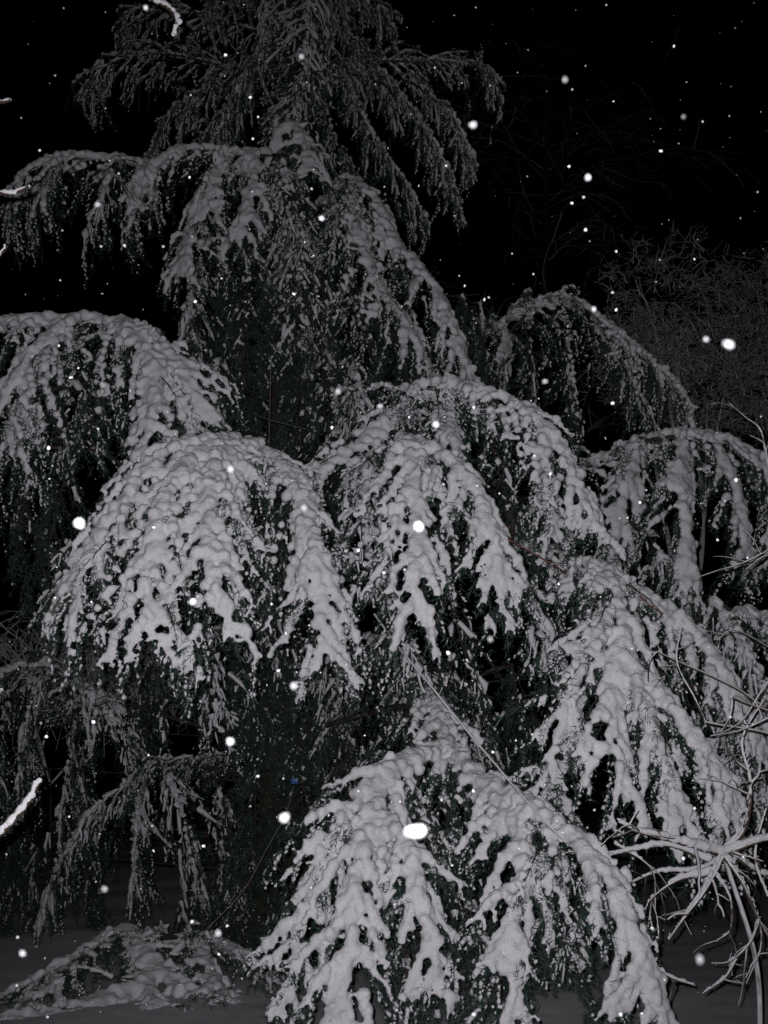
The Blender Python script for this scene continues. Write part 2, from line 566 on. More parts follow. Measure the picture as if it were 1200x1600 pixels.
def limb(B, *pts):
    """bare limb from the trunk to the first pixel point"""
    C = [at(*p) for p in pts]
    z0 = C[0][2] - 0.15
    C = [np.array([TRUNK[0], TRUNK[1], z0])] + C
    P = spline(C, 0.06)
    B.wood.append(tube_one(P, np.linspace(LIMB_R[0], LIMB_R[1], len(P)), 5))
    B.pts.append(P)


BOUGHS = []


def bough(limbs, sprays, voxel=0.017):
    B = Bough(); B.voxel = voxel
    for l in limbs:
        limb(B, *l)
    for sp_ in sprays:
        kw = dict(sp_[2]) if len(sp_) > 2 else {}
        spray(B, sp_[0], sp_[1], **kw)
    return finish_bough(B, cedar, voxel)


D = dict
# A  bright bough at middle left
bough([[(410, 690, 8.2), (340, 690, 6.95)]], [
    ([(410, 700, 7.3), (335, 690, 6.9), (262, 712, 6.7), (195, 785, 6.5), (145, 865, 6.45), (105, 945, 6.4)], .36),
    ([(335, 694, 6.9), (282, 740, 6.6), (245, 820, 6.4), (230, 910, 6.3), (237, 1000, 6.25)], .40),
    ([(345, 694, 6.9), (332, 750, 6.6), (322, 830, 6.4), (332, 900, 6.3), (352, 965, 6.25)], .36),
    ([(350, 692, 7.0), (372, 720, 6.8), (375, 790, 6.7), (368, 850, 6.65)], .22),
], .0110)
# B  spray beside it
bough([[(425, 700, 7.6)]], [
    ([(395, 704, 7.4), (435, 728, 7.1), (473, 790, 6.9), (492, 870, 6.75), (500, 950, 6.7), (515, 1030, 6.65)], .34),
    ([(400, 705, 7.6), (398, 770, 7.5), (405, 860, 7.4), (400, 940, 7.4)], .26, D(snow=.28)),
], .0110)
# C  centre arch
bough([[(600, 690, 8.4), (650, 615, 7.6)], [(590, 690, 7.9), (632, 690, 7.0)]], [
    ([(615, 680, 8.0), (650, 612, 7.6), (730, 606, 7.3), (810, 638, 7.1), (868, 695, 7.0), (908, 765, 6.9), (935, 840, 6.9)], .30),
    ([(625, 690, 7.2), (640, 700, 6.9), (648, 770, 6.7), (652, 840, 6.6), (645, 905, 6.5), (655, 965, 6.5)], .33),
    ([(650, 690, 7.0), (705, 725, 6.8), (748, 785, 6.7), (775, 860, 6.65), (782, 955, 6.6)], .22),
    ([(640, 640, 7.7), (575, 688, 7.6), (515, 728, 7.5), (482, 775, 7.5)], .30),
    ([(585, 700, 7.5), (568, 780, 7.3), (575, 860, 7.2), (592, 940, 7.15)], .26, D(snow=.85)),
    ([(690, 640, 7.5), (715, 700, 7.2), (735, 760, 7.15)], .16),
    ([(760, 650, 7.6), (775, 720, 7.5), (800, 820, 7.4)], .32, D(snow=.3)),
    ([(845, 690, 7.2), (852, 760, 7.15), (866, 845, 7.1)], .18, D(snow=.9)),
    ([(690, 900, 7.6), (715, 980, 7.5), (735, 1060, 7.45)], .33, D(snow=.35)),
    ([(620, 930, 7.5), (625, 1000, 7.4), (640, 1060, 7.4)], .25, D(snow=.5)),
    ([(800, 880, 7.6), (838, 960, 7.4), (862, 1045, 7.35)], .22, D(snow=.7)),
], .0118)
# D  right middle bough
bough([[(790, 835, 8.2), (870, 868, 7.4), (950, 895, 6.95)]], [
    ([(790, 835, 8.0), (860, 872, 7.5), (950, 897, 6.95), (970, 980, 6.6), (962, 1060, 6.45), (955, 1150, 6.35), (975, 1230, 6.3)], .36),
    ([(955, 1000, 6.6), (1025, 1085, 6.4), (1085, 1155, 6.3), (1125, 1220, 6.3), (1145, 1285, 6.3)], .30),
    ([(955, 950, 6.75), (912, 1030, 6.6), (885, 1110, 6.5), (858, 1200, 6.5)], .22),
    ([(990, 1060, 6.5), (1015, 1140, 6.4), (1040, 1210, 6.35), (1070, 1285, 6.3)], .28),
    ([(975, 915, 7.1), (1055, 965, 6.95), (1120, 1040, 6.85), (1165, 1115, 6.8), (1195, 1200, 6.8)], .30),
    ([(880, 1190, 6.8), (868, 1230, 6.7), (890, 1285, 6.6)], .15, D(snow=.95)),
    ([(1050, 985, 7.3), (1060, 1060, 7.2), (1050, 1130, 7.1)], .25, D(snow=.35)),
    ([(1150, 960, 7.6), (1200, 970, 7.3), (1260, 1010, 7.2)], .25),
    ([(1110, 940, 7.6), (1165, 1020, 7.3), (1205, 1110, 7.2), (1240, 1210, 7.2)], .34, D(snow=.85)),
    ([(1100, 1080, 7.2), (1150, 1160, 7.0), (1185, 1250, 6.9)], .26, D(snow=.8)),
], .0118)
# E  right bough
bough([[(900, 735, 9.2), (1000, 692, 8.5), (1080, 680, 8.3)]], [
    ([(905, 735, 9.0), (955, 715, 8.7), (1010, 690, 8.5), (1080, 678, 8.3), (1150, 698, 8.2), (1230, 735, 8.1)], .40),
    ([(1000, 692, 8.5), (980, 750, 8.3), (962, 830, 8.2), (952, 890, 8.2)], .30, D(snow=.9)),
    ([(1070, 682, 8.3), (1062, 760, 8.0), (1072, 850, 7.9), (1095, 950, 7.8)], .34, D(snow=.9)),
    ([(1120, 692, 8.2), (1150, 780, 8.0), (1172, 880, 7.9)], .30, D(snow=.9)),
    ([(1190, 712, 8.1), (1215, 800, 8.0), (1220, 900, 7.9)], .25, D(snow=.9)),
    ([(1010, 830, 8.2), (1050, 900, 8.0), (1100, 970, 7.9)], .28, D(snow=.6)),
], .0178)
# F  upper right bough
bough([[(700, 600, 10.3), (830, 484, 9.7)]], [
    ([(760, 520, 10.0), (830, 480, 9.7), (890, 472, 9.5), (950, 508, 9.4), (1010, 558, 9.3), (1060, 610, 9.3), (1084, 655, 9.3)], .42),
    ([(745, 560, 10.1), (760, 510, 10.0), (785, 520, 9.8), (790, 590, 9.75)], .25),
    ([(880, 485, 9.6), (890, 570, 9.4), (905, 660, 9.3)], .42, D(snow=.35)),
    ([(820, 500, 9.8), (830, 580, 9.6), (835, 660, 9.6)], .32, D(snow=.3)),
    ([(950, 520, 9.5), (985, 590, 9.35), (1020, 660, 9.3)], .30, D(snow=.6)),
], .0185)
# G  upper left bough
bough([[(300, 560, 9.4), (195, 508, 7.85)]], [
    ([(205, 520, 8.1), (188, 506, 7.8), (228, 555, 7.5), (242, 630, 7.3), (225, 700, 7.2), (198, 775, 7.15)], .44),
    ([(225, 540, 7.7), (272, 595, 7.5), (296, 650, 7.45), (300, 705, 7.4)], .32),
    ([(95, 508, 7.8), (62, 570, 7.6), (42, 640, 7.5), (25, 700, 7.5)], .36),
    ([(195, 508, 7.85), (258, 555, 7.6), (300, 608, 7.5), (325, 665, 7.45)], .25),
    ([(205, 512, 7.9), (125, 500, 7.7), (65, 540, 7.5), (22, 600, 7.4), (-8, 665, 7.4)], .32),
    ([(110, 502, 7.9), (40, 500, 7.75), (-30, 515, 7.6), (-80, 570, 7.6)], .34),
    ([(100, 520, 8.0), (112, 600, 7.9), (100, 700, 7.8)], .36, D(snow=.3)),
    ([(160, 530, 8.0), (150, 620, 7.8), (140, 700, 7.7)], .25, D(snow=.4)),
    ([(30, 640, 8.1), (40, 740, 8.0), (30, 860, 8.0)], .40, D(snow=.2)),
    ([(110, 700, 8.1), (90, 800, 8.0), (70, 900, 8.0)], .36, D(snow=.2)),
    ([(200, 730, 7.9), (150, 820, 7.7), (90, 930, 7.6)], .28, D(snow=.5)),
], .016)
# H  left arm high up
bough([[(490, 250, 9.8), (400, 240, 9.25)]], [
    ([(420, 240, 9.35), (375, 240, 9.2), (300, 233, 9.0), (245, 255, 8.9), (205, 295, 8.9)], .40),
    ([(260, 262, 9.1), (175, 250, 8.9), (100, 247, 8.8), (42, 270, 8.7), (15, 320, 8.7)], .42),
    ([(420, 260, 9.5), (440, 205, 9.45), (468, 205, 9.4), (487, 270, 9.2)], .24),
    ([(400, 245, 9.2), (392, 310, 9.0), (372, 385, 8.9)], .26),
    ([(345, 245, 9.1), (330, 295, 8.95), (318, 345, 8.9)], .30),
    ([(240, 262, 9.0), (222, 305, 8.9), (205, 345, 8.9)], .28),
    ([(95, 255, 8.9), (68, 300, 8.8), (45, 340, 8.8)], .32),
    ([(310, 310, 9.2), (297, 365, 9.0), (285, 435, 8.9)], .36),
    ([(180, 265, 9.0), (160, 310, 8.9), (140, 345, 8.9)], .30, D(snow=.7)),
    ([(440, 250, 9.4), (450, 310, 9.2), (455, 360, 9.2)], .26, D(snow=.5)),
], .0185)
# I  high bough falling to the right of the trunk
bough([[(500, 310, 9.7), (548, 290, 9.35)]], [
    ([(500, 320, 9.6), (550, 285, 9.3), (590, 322, 9.1), (622, 385, 8.95), (662, 432, 8.85), (697, 492, 8.8), (722, 560, 8.75), (742, 612, 8.75)], .40),
    ([(548, 292, 9.35), (562, 370, 9.05), (592, 450, 8.95), (640, 520, 8.85), (685, 600, 8.85)], .42),
    ([(520, 305, 9.5), (525, 350, 9.3), (520, 400, 9.3)], .20, D(snow=.7)),
    ([(540, 400, 9.6), (560, 500, 9.4), (590, 600, 9.3)], .36, D(snow=.22)),
    ([(640, 480, 9.3), (660, 560, 9.2), (680, 640, 9.2)], .25, D(snow=.5)),
], .0185)
# J  crown
top = [
    [([(420, 120, 10.6), (340, 100, 10.2), (265, 86, 10.0), (195, 92, 9.8), (155, 112, 9.8), (138, 145, 9.8)], .36)],
    [([(430, 60, 10.7), (340, 30, 10.2), (265, 12, 10.0), (212, 32, 9.9), (192, 62, 9.9)], .34)],
    [([(400, 90, 10.5), (320, 140, 10.1), (262, 185, 9.9), (238, 240, 9.9)], .26), ([(400, 130, 10.4), (345, 180, 10.0), (300, 240, 9.9)], .24, D(snow=.8))],
    [([(470, 40, 10.6), (425, 55, 10.1), (395, 105, 9.9), (365, 165, 9.8), (335, 232, 9.8)], .32), ([(470, 70, 10.4), (455, 140, 10.0), (440, 210, 9.9)], .34, D(snow=.75))],
    [([(480, 0, 10.6), (545, -10, 10.2), (595, 10, 10.0), (616, 50, 10.0)], .32), ([(470, 10, 10.6), (490, 60, 10.2), (520, 130, 10.0)], .34, D(snow=.8))],
    [([(500, 130, 10.7), (570, 100, 10.2), (640, 96, 10.0), (700, 96, 9.8), (750, 106, 9.7), (780, 150, 9.7)], .30)],
    [([(520, 110, 10.5), (600, 130, 10.0), (660, 195, 9.8), (698, 265, 9.7), (722, 330, 9.7)], .34),
     ([(640, 125, 10.1), (700, 175, 9.8), (732, 235, 9.75), (738, 265, 9.75)], .30)],
    [([(530, 110, 10.4), (570, 190, 10.0), (620, 270, 9.9), (668, 345, 9.9)], .34, D(snow=.8)),
     ([(500, 130, 10.4), (520, 210, 10.1), (560, 290, 10.0)], .32, D(snow=.5))],
    [([(460, -60, 10.7), (400, -50, 10.3), (340, -10, 10.1), (330, 40, 10.1)], .36), ([(490, -60, 10.7), (520, -20, 10.3), (540, 40, 10.2), (590, 100, 10.1)], .36)],
    [([(500, -70, 10.2), (485, 0, 9.8), (478, 70, 9.6), (475, 150, 9.55)], .36, D(snow=.8)), ([(430, -60, 10.1), (420, 0, 9.8), (410, 60, 9.7)], .3, D(snow=.8)), ([(470, 130, 9.9), (460, 180, 9.7), (500, 240, 9.65)], .3, D(snow=.6))],
    [([(470, -110, 10.8), (430, -70, 10.3), (420, 0, 10.2)], .36), ([(470, -110, 10.8), (480, -50, 10.3), (470, 30, 10.2)], .36)],
]
for grp in top:
    first = grp[0][0][0]
    bough([[first]], [(s_[0], s_[1], dict(dict(lat=.15, tufts_per=4, thick=.9, hang=.5, droop=.85), snow=.87 * (s_[2]['snow'] if len(s_) > 2 else 1.0))) for s_ in grp], .022)

# K  dim boughs at lower left
bough([[(300, 1130, 10.2), (130, 1075, 10.2)]], [
    ([(190, 1110, 10.2), (120, 1070, 10.1), (60, 1044, 10.0), (0, 1052, 9.9), (-50, 1095, 9.9)], .45, D(lat=.14, ang=44, snow=.9)),
    ([(70, 1048, 10.0), (45, 1120, 9.9), (30, 1210, 9.9)], .40, D(lat=.14, ang=44, snow=.68)),
    ([(110, 1070, 10.1), (170, 1115, 10.0), (205, 1170, 10.0)], .34, D(lat=.14, ang=44, snow=.8)),
    ([(10, 1060, 10.0), (-10, 1150, 9.9), (0, 1260, 9.9)], .35, D(lat=.14, ang=44, snow=.6)),
    ([(120, 1120, 10.3), (110, 1200, 10.2), (100, 1300, 10.2)], .45, D(lat=.14, ang=44, snow=.5)),
], .022)
bough([[(330, 1200, 10.1), (240, 1190, 10.1)]], [
    ([(260, 1185, 10.1), (195, 1225, 9.9), (140, 1275, 9.8), (105, 1335, 9.8)], .34, D(lat=.14, ang=44, snow=.6)),
    ([(220, 1210, 10.1), (215, 1300, 9.9), (210, 1390, 9.9)], .45, D(lat=.14, ang=44, snow=.68)),
    ([(260, 1200, 10.1), (290, 1290, 9.9), (310, 1390, 9.9)], .40, D(lat=.14, ang=44, snow=.6)),
    ([(380, 1190, 10.2), (320, 1185, 10.2), (250, 1190, 10.1)], .3, D(lat=.14, ang=44, snow=.55)),
    ([(120, 1300, 10.1), (80, 1380, 10.0), (60, 1440, 10.0)], .36, D(lat=.14, ang=44, snow=.6)),
    ([(340, 1230, 9.9), (360, 1330, 9.8), (370, 1410, 9.8)], .3, D(lat=.14, ang=44, snow=.5)),
], .022)
LIMB_R = (0.012, 0.007)
for (x, y, Yd) in [(20, 1270, 10.4), (60, 1350, 10.5), (150, 1370, 10.7), (290, 1385, 10.3), (370, 1390, 10.0), (130, 1210, 10.7), (10, 1400, 10.5), (220, 1100, 10.8)]:
    bough([[(x + (440 - x) * .1, y - 70, Yd + .2)]], [([(x + (440 - x) * .1, y - 70, Yd + .2), (x, y - 20, Yd), (x - 6, y + 30, Yd - .1), (x - 8, y + 75, Yd - .1)], .40, D(snow=.16, lat=.13))], .021)
LIMB_R = (0.034, 0.018)
bough([[(330, 985, 9.2)]], [
    ([(345, 975, 9.0), (320, 1010, 8.8), (335, 1080, 8.7), (340, 1145, 8.7)], .26, D(snow=.55)),
    ([(320, 980, 9.1), (280, 1030, 8.9), (255, 1110, 8.9)], .30, D(snow=.18)),
    ([(360, 980, 9.2), (390, 1060, 9.0), (400, 1140, 9.0)], .24, D(snow=.1)),
], .019)
# L  darker sprays under the centre
bough([[(600, 1015, 8.8)]], [
    ([(560, 1000, 9.0), (610, 1005, 8.7), (655, 1050, 8.5), (700, 1110, 8.3), (755, 1180, 8.2)], .28, D(snow=.5)),
    ([(600, 1010, 8.8), (575, 1080, 8.6), (545, 1170, 8.5), (510, 1280, 8.4)], .34, D(snow=.25)),
    ([(620, 1030, 8.7), (630, 1100, 8.4), (620, 1180, 8.3)], .32, D(snow=.35)),
    ([(690, 1050, 8.7), (745, 1100, 8.5), (770, 1190, 8.4)], .24, D(snow=.4)),
    ([(800, 1040, 8.8), (810, 1110, 8.7), (815, 1170, 8.7)], .26, D(snow=.15)),
], .019)
# M  front bough, bottom centre
bough([[(560, 1120, 8.6), (640, 1105, 7.7), (690, 1165, 7.0)]], [
    ([(672, 1085, 7.7), (688, 1125, 7.3), (692, 1172, 7.0)], .24),
    ([(690, 1172, 7.0), (620, 1202, 6.7), (560, 1252, 6.5), (520, 1312, 6.35), (490, 1395, 6.3), (462, 1480, 6.25), (455, 1560, 6.25)], .20),
    ([(610, 1206, 6.7), (572, 1290, 6.4), (556, 1370, 6.2), (545, 1460, 6.1), (535, 1550, 6.05), (545, 1630, 6.05)], .31),
    ([(575, 1275, 6.5), (630, 1325, 6.3), (655, 1400, 6.2), (672, 1475, 6.15), (690, 1560, 6.15)], .18),
    ([(692, 1168, 7.0), (752, 1222, 6.7), (800, 1282, 6.4), (818, 1355, 6.2), (806, 1430, 6.05), (800, 1510, 5.95), (815, 1620, 5.95)], .24),
    ([(752, 1222, 6.7), (835, 1270, 6.35), (905, 1322, 6.1), (952, 1385, 5.95), (985, 1460, 5.85), (1008, 1540, 5.8), (1022, 1640, 5.8)], .26),
    ([(690, 1220, 7.2), (705, 1340, 6.9), (745, 1480, 6.8), (760, 1560, 6.8)], .34, D(snow=.3)),
    ([(620, 1400, 6.8), (630, 1480, 6.7), (640, 1570, 6.7)], .26, D(snow=.35)),
    ([(870, 1325, 6.5), (885, 1420, 6.4), (895, 1520, 6.4)], .24, D(snow=.4)),
    ([(650, 1230, 7.0), (665, 1290, 6.8), (670, 1340, 6.8)], .22, D(snow=.45)),
], .0110)
# inner curtains round the trunk
LIMB_R = (0.014, 0.008)
inner = [(300, 470, 9.6), (350, 380, 9.7), (390, 420, 9.3), (470, 400, 9.3), (380, 520, 9.1), (330, 620, 9.0), (430, 560, 9.3), (500, 500, 9.2),
         (520, 600, 9.1), (470, 640, 9.0), (560, 620, 8.9), (620, 560, 9.0), (300, 540, 9.2), (420, 860, 9.0), (400, 1010, 9.4), (520, 1000, 9.3),
         (300, 880, 9.2), (200, 860, 9.2), (880, 860, 9.2), (750, 520, 9.8), (440, 300, 9.6), (500, 380, 9.6)]
for q in range(0, len(inner), 1):
    ss = []
    for (x, y, Yd) in inner[q:q + 1]:
        dx = (x - 440) * 0.10
        ss.append(([(x - dx, y - 60, Yd + .25), (x, y, Yd), (x + dx * .6, y + 70, Yd - .1), (x + dx, y + 150, Yd - .12)], .36,
                   D(snow=(.62, -.05, .05, .5, .1)[q % 5], lat=.14, tufts_per=4)))
    bough([[(x, y - 60, Yd + .25)] for (x, y, Yd) in inner[q:q + 1]], ss, .021)

# dark lower curtains in front of the trunk, and withered brown twigs on it
low = [(420, 1080, 9.3), (470, 1180, 9.2), (400, 1230, 9.4), (520, 1120, 9.2), (450, 1320, 9.3), (380, 1340, 9.5), (520, 1330, 9.2), (560, 1240, 9.0),
       (430, 980, 9.3), (480, 1060, 9.3), (830, 1120, 9.2), (780, 1240, 9.2)]
for q in range(0, len(low), 1):
    ss = [([(x - (x - 440) * .1, y - 60, Yd + .25), (x, y, Yd), (x + (x - 440) * .06, y + 60, Yd - .1), (x + (x - 440) * .08, y + 120, Yd - .12)], .36,
           D(snow=-.08, lat=.14, tufts_per=4)) for (x, y, Yd) in low[q:q + 1]]
    bough([[(x, y - 60, Yd + .25)] for (x, y, Yd) in low[q:q + 1]], ss, .021)
nd = 1500
th = rng.uniform(0, 6.28, nd); zz = rng.uniform(0.2, 4.6, nd); rr = rng.uniform(0.2, 0.75, nd)
Pd = np.stack([TRUNK[0] + np.cos(th) * rr, TRUNK[1] + np.sin(th) * rr, zz], 1)
v, f = tufts(Pd, np.tile(-UP, (nd, 1)), 9, 0.05, 0.005, 1.0)
child(cedar, 'withered_foliage', mesh('withered_foliage', v - np.array(TRUNK), f, False), M_DEAD, 'stuff')

STRETCH = 1.0
# ------------------------------------------------------------------ low shrub at bottom left
mc = at(240, 1520, 9.4); mc[2] = 0
shrub = empty('low_shrub', tuple(mc), 'low spreading evergreen bush buried in snow on the ground at bottom left', 'shrub')
B = Bough(); B.voxel = .017
LS = [
    ([(200, 1452, 9.7), (125, 1490, 9.2), (50, 1535, 8.8), (-30, 1570, 8.5)], .42), ([(195, 1452, 9.7), (235, 1500, 9.2), (275, 1545, 8.8), (310, 1578, 8.55)], .40),
    ([(300, 1465, 9.7), (350, 1480, 9.3), (400, 1505, 9.1), (430, 1535, 9.0)], .34), ([(310, 1468, 9.6), (330, 1525, 9.0), (372, 1580, 8.5)], .30),
    ([(255, 1520, 9.0), (180, 1560, 8.6), (90, 1590, 8.25), (20, 1610, 8.1)], .36), ([(200, 1458, 9.8), (250, 1470, 9.7), (320, 1468, 9.6)], .34),
    ([(230, 1540, 8.8), (240, 1580, 8.4), (230, 1620, 8.1)], .34), ([(100, 1500, 9.4), (50, 1560, 8.7), (0, 1600, 8.3)], .3)]
for c, w in LS:
    spray(B, c, w, snow=.92, droop=.35, hang=.5, ang=44, origin=mc, thick=.95, lat=.14)
for c, w in LS[:4]:
    e = at(*c[0])
    P = spline([mc + rng.normal(size=3) * [.05, .05, 0] - [0, 0, .05], (mc + e) / 2 + [0, 0, .05], e], .06)
    B.wood.append(tube_one(P, np.linspace(.03, .018, len(P)), 5))
finish_bough_loc = finish_bough(B, shrub, .017, 'branch')

# ------------------------------------------------------------------ bare woody plants
def twig_tree(paths, r0, nsub, lsub, droop, sub2=3, sides=5, spread=1.0, up=0.0):
    """main stems (world polylines) plus two orders of side twigs -> (verts, quads)"""
    parts = []
    for P, r in zip(paths, r0):
        n = len(P)
        parts.append(tube_one(P, np.linspace(r, r * .35, n) * (1 + rng.uniform(-.18, .18, n)), sides))
        T = norm(np.gradient(P, axis=0))
        k = nsub if isinstance(nsub, int) else int(nsub * n)
        if k == 0:
            continue
        i0 = rng.integers(int(n * .15), n, k)
        d = norm(T[i0] * .7 + rng.normal(size=(k, 3)) * .6 * spread + UP * up)
        ln = lsub * rng.uniform(.4, 1.3, k)
        L = grow(P[i0], d, ln, 7, np.full(k, droop), np.zeros((k, 3)), .13)
        parts.append(tubes(L, np.linspace(.75, .32, 8)[None] * r * rng.uniform(.6, 1.1, (k, 1)), max(4, sides - 1)))
        if sub2:
            LT = norm(np.gradient(L, axis=1))
            m = k * sub2
            a = rng.integers(0, k, m); c = rng.integers(2, 8, m)
            d = norm(LT[a, c] * .7 + rng.normal(size=(m, 3)) * .6)
            L2 = grow(L[a, c], d, ln[a] * rng.uniform(.25, .6, m), 5, np.full(m, droop), np.zeros((m, 3)), .15)
            parts.append(tubes(L2, np.linspace(.5, .25, 6)[None] * r * rng.uniform(.6, 1.1, (m, 1)), 4))
    return parts


def snow_rope(paths, r, voxel, lo=.9, hi=1.5, lift=.8):
    C_, R_ = [], []
    for P, rr in zip(paths, r):
        n = len(P)
        T = norm(np.gradient(P, axis=0))
        O = norm(UP - (T @ UP)[:, None] * T)
        rad = np.linspace(rr, rr * .45, n) * rng.uniform(lo, hi, n)
        flat = np.clip(1.15 - np.abs(T[:, 2]), .3, 1) if lift > .5 else 1.0
        rad = rad * flat
        keep = (clump(P, 2.0) + rng.normal(size=n) * .2) < (.9 if lift > .5 else 9)
        C_.append((P + O * (np.linspace(rr, rr * .45, n) * lift)[:, None] + rng.normal(size=P.shape) * rr * .12)[keep]); R_.append(rad[keep])
    return lump_mesh('snow', np.vstack(C_), np.concatenate(R_)[:, None], voxel, 1)


def px_path(c, ds=.012):
    return spline([at(*p) for p in c], ds)


# bare shrub, bottom right
base = at(1175, 1560, 6.3); base[2] = 0
bs = empty('bare_shrub', tuple(base), 'leafless shrub with tangled snow-lined branches at bottom right', 'shrub')
node = (1130, 1335, 5.75)
bl = [
    ([node, (1060, 1316, 5.65), (1000, 1300, 5.6), (966, 1284, 5.6)], .019),
    ([(1105, 1345, 5.8), (1050, 1322, 5.85), (1000, 1326, 5.9), (955, 1336, 5.9)], .016),
    ([node, (1166, 1290, 5.7), (1172, 1220, 5.7), (1160, 1155, 5.75), (1195, 1090, 5.8)], .017),
    ([node, (1175, 1318, 5.7), (1240, 1300, 5.7)], .018),
    ([node, (1105, 1385, 5.65), (1072, 1430, 5.6), (1045, 1468, 5.6)], .018),
    ([(1118, 1365, 5.7), (1140, 1400, 5.6), (1142, 1450, 5.6), (1120, 1470, 5.6)], .0110),
    ([node, (1160, 1380, 5.7), (1182, 1430, 5.7), (1215, 1490, 5.7)], .017),
    ([(1115, 1365, 5.7), (1060, 1375, 5.75), (1015, 1408, 5.8), (1004, 1440, 5.8)], .014),
    ([(1185, 1440, 5.7), (1170, 1475, 5.6), (1140, 1502, 5.6), (1112, 1505, 5.6)], .0110),
    ([(1150, 1498, 5.65), (1132, 1528, 5.6), (1098, 1552, 5.6)], .011),
    ([(1130, 1340, 5.8), (1090, 1360, 5.9), (1030, 1362, 5.95), (985, 1380, 6.0)], .012),
    ([(1006, 1440, 5.8), (1022, 1500, 5.75), (1046, 1526, 5.7), (1086, 1540, 5.7)], .012),
    ([(1150, 1340, 5.8), (1190, 1365, 5.9), (1250, 1370, 5.9)], .014),
    ([(1170, 1400, 5.8), (1190, 1470, 5.8), (1165, 1540, 5.8)], .011),
    ([(960, 1318, 6.0), (1005, 1345, 5.95), (1022, 1370, 5.95), (1024, 1420, 5.95)], .009),
    ([(1200, 1400, 5.7), (1180, 1340, 5.75), (1195, 1270, 5.8), (1225, 1200, 5.8)], .012),
]
for c, r_ in bl:
    P = px_path([(x_, y_, d_ + .3) for x_, y_, d_ in c]); r_ *= 1.15
    v, f = join(twig_tree([P], [r_ * .7], .065, .28, 2.5, 2, 5))
    o = child(bs, 'branch', mesh('branch', v - base, f), M_SNOWTWIG, None)
    child(o, 'snow', snow_rope([P - base], [r_ * 1.2], .008), M_SNOW, 'stuff')
P = spline([base - [0, 0, .05], base + [.03, 0, .3], at(1130, 1335, 6.05) * .5 + base * .5 + [.08, 0, .1], at(1130, 1335, 6.05)], .03)
v, f = tube_one(P, np.linspace(.015, .012, len(P)), 7)
child(bs, 'stem', mesh('stem', v - base, f), M_FROSTED, None)

# wiry stems by the right edge
b2 = at(1330, 1500, 6.2); b2[2] = 0
ws = empty('wiry_shrub', tuple(b2), 'sparse wiry leafless stems arching in from the right edge', 'shrub')
hub = b2 + np.array([0, 0, 1.4])
wl = [
    ([(1215, 1020, 6.0), (1150, 985, 5.9), (1120, 1000, 5.9)], .007), ([(1064, 978, 6.0), (1058, 1035, 5.95), (1085, 1090, 5.9), (1102, 1128, 5.9)], .007),
    ([(1012, 1065, 6.0), (1014, 1035, 6.0), (1027, 1018, 6.0)], .005), ([(1140, 630, 6.6), (1165, 652, 6.5), (1187, 670, 6.4), (1196, 705, 6.4), (1212, 780, 6.3)], .010),
    ([(1082, 905, 6.3), (1120, 892, 6.2), (1160, 880, 6.1), (1220, 850, 6.1)], .008), ([(1120, 1150, 5.9), (1160, 1125, 5.9), (1190, 1080, 5.9), (1220, 1040, 5.9)], .008),
    ([(1160, 905, 6.2), (1178, 880, 6.1), (1200, 868, 6.1), (1230, 870, 6.1)], .008), ([(1115, 1165, 5.9), (1140, 1120, 5.85), (1145, 1090, 5.85)], .006),
    ([(1110, 1150, 5.85), (1160, 1140, 5.85), (1225, 1110, 5.85)], .008),
]
for c, r_ in wl:
    P = px_path(c)
    tail = max((P[0], P[-1]), key=lambda p: p[0])
    if tail is P[0] or np.allclose(tail, P[0]):
        P = P[::-1]
    stem = spline([P[-1], P[-1] * .5 + hub * .5 + [.1, 0, .15], hub, b2 + [0, 0, -.05]], .05)
    v, f = join(twig_tree([P[::-1]], [r_], .05, .2, 1.0, 2, 5) + [tube_one(stem, np.linspace(r_, .02, len(stem)), 5)])
    child(ws, 'stem', mesh('stem', v - b2, f), M_SNOWTWIG, None)

# overhanging tree just outside the left edge, only its twig tips reach into view
b3 = np.array([at(-330, 700, 4.2)[0], 4.2, 0.0])
nt_ = empty('overhanging_tree', tuple(b3), 'close leafless tree whose snowy twig tips poke in at left edge', 'tree')
tp3 = np.stack([b3[0] + .04 * np.sin(np.linspace(0, 5, 50)), np.full(50, b3[1]), np.linspace(-.05, 6.0, 50)], 1)
v, f = tube_one(tp3, np.linspace(.09, .03, 50), 10)
child(nt_, 'trunk', mesh('trunk', v - b3, f), M_BARK, None)
for c, r_, rise in [
    ([(120, -75, 4.2), (190, -28, 4.2), (236, -2, 4.2), (264, 14, 4.2), (278, 36, 4.2), (271, 54, 4.2)], .0085, .3),
    ([(-90, 140, 4.2), (-40, 152, 4.2), (0, 160, 4.2), (17, 156, 4.2)], .007, .1),
    ([(-110, 270, 4.2), (-50, 292, 4.2), (0, 302, 4.2), (26, 300, 4.2), (45, 292, 4.2)], .007, .1),
    ([(-70, 470, 4.2), (-25, 420, 4.2), (2, 396, 4.2), (11, 384, 4.2)], .006, -.1),
    ([(-110, 1370, 4.2), (-50, 1335, 4.2), (0, 1303, 4.2), (38, 1262, 4.2), (62, 1221, 4.2)], .009, -.1),
    ([(-70, 1110, 4.2), (-30, 1095, 4.2), (3, 1078, 4.2)], .006, -.1),
]:
    P = px_path(c, .011); r_ *= 1.75
    s0 = P[0]; anchor = np.array([b3[0], b3[1], s0[2] - rise])
    stem = spline([anchor, anchor * .5 + s0 * .5 + [0, 0, .04], s0, P[4]], .03)[:-1]
    v, f = join([tube_one(P, np.linspace(r_, r_ * .55, len(P)), 8), tube_one(stem, np.linspace(.03, r_, len(stem)), 8)])
    o = child(nt_, 'branch', mesh('branch', v - b3, f), M_TWIGBARK, None)
    child(o, 'snow', snow_rope([P - b3], [r_ * 1.55], .0055, .9, 1.2, .45), M_SNOW, 'stuff')


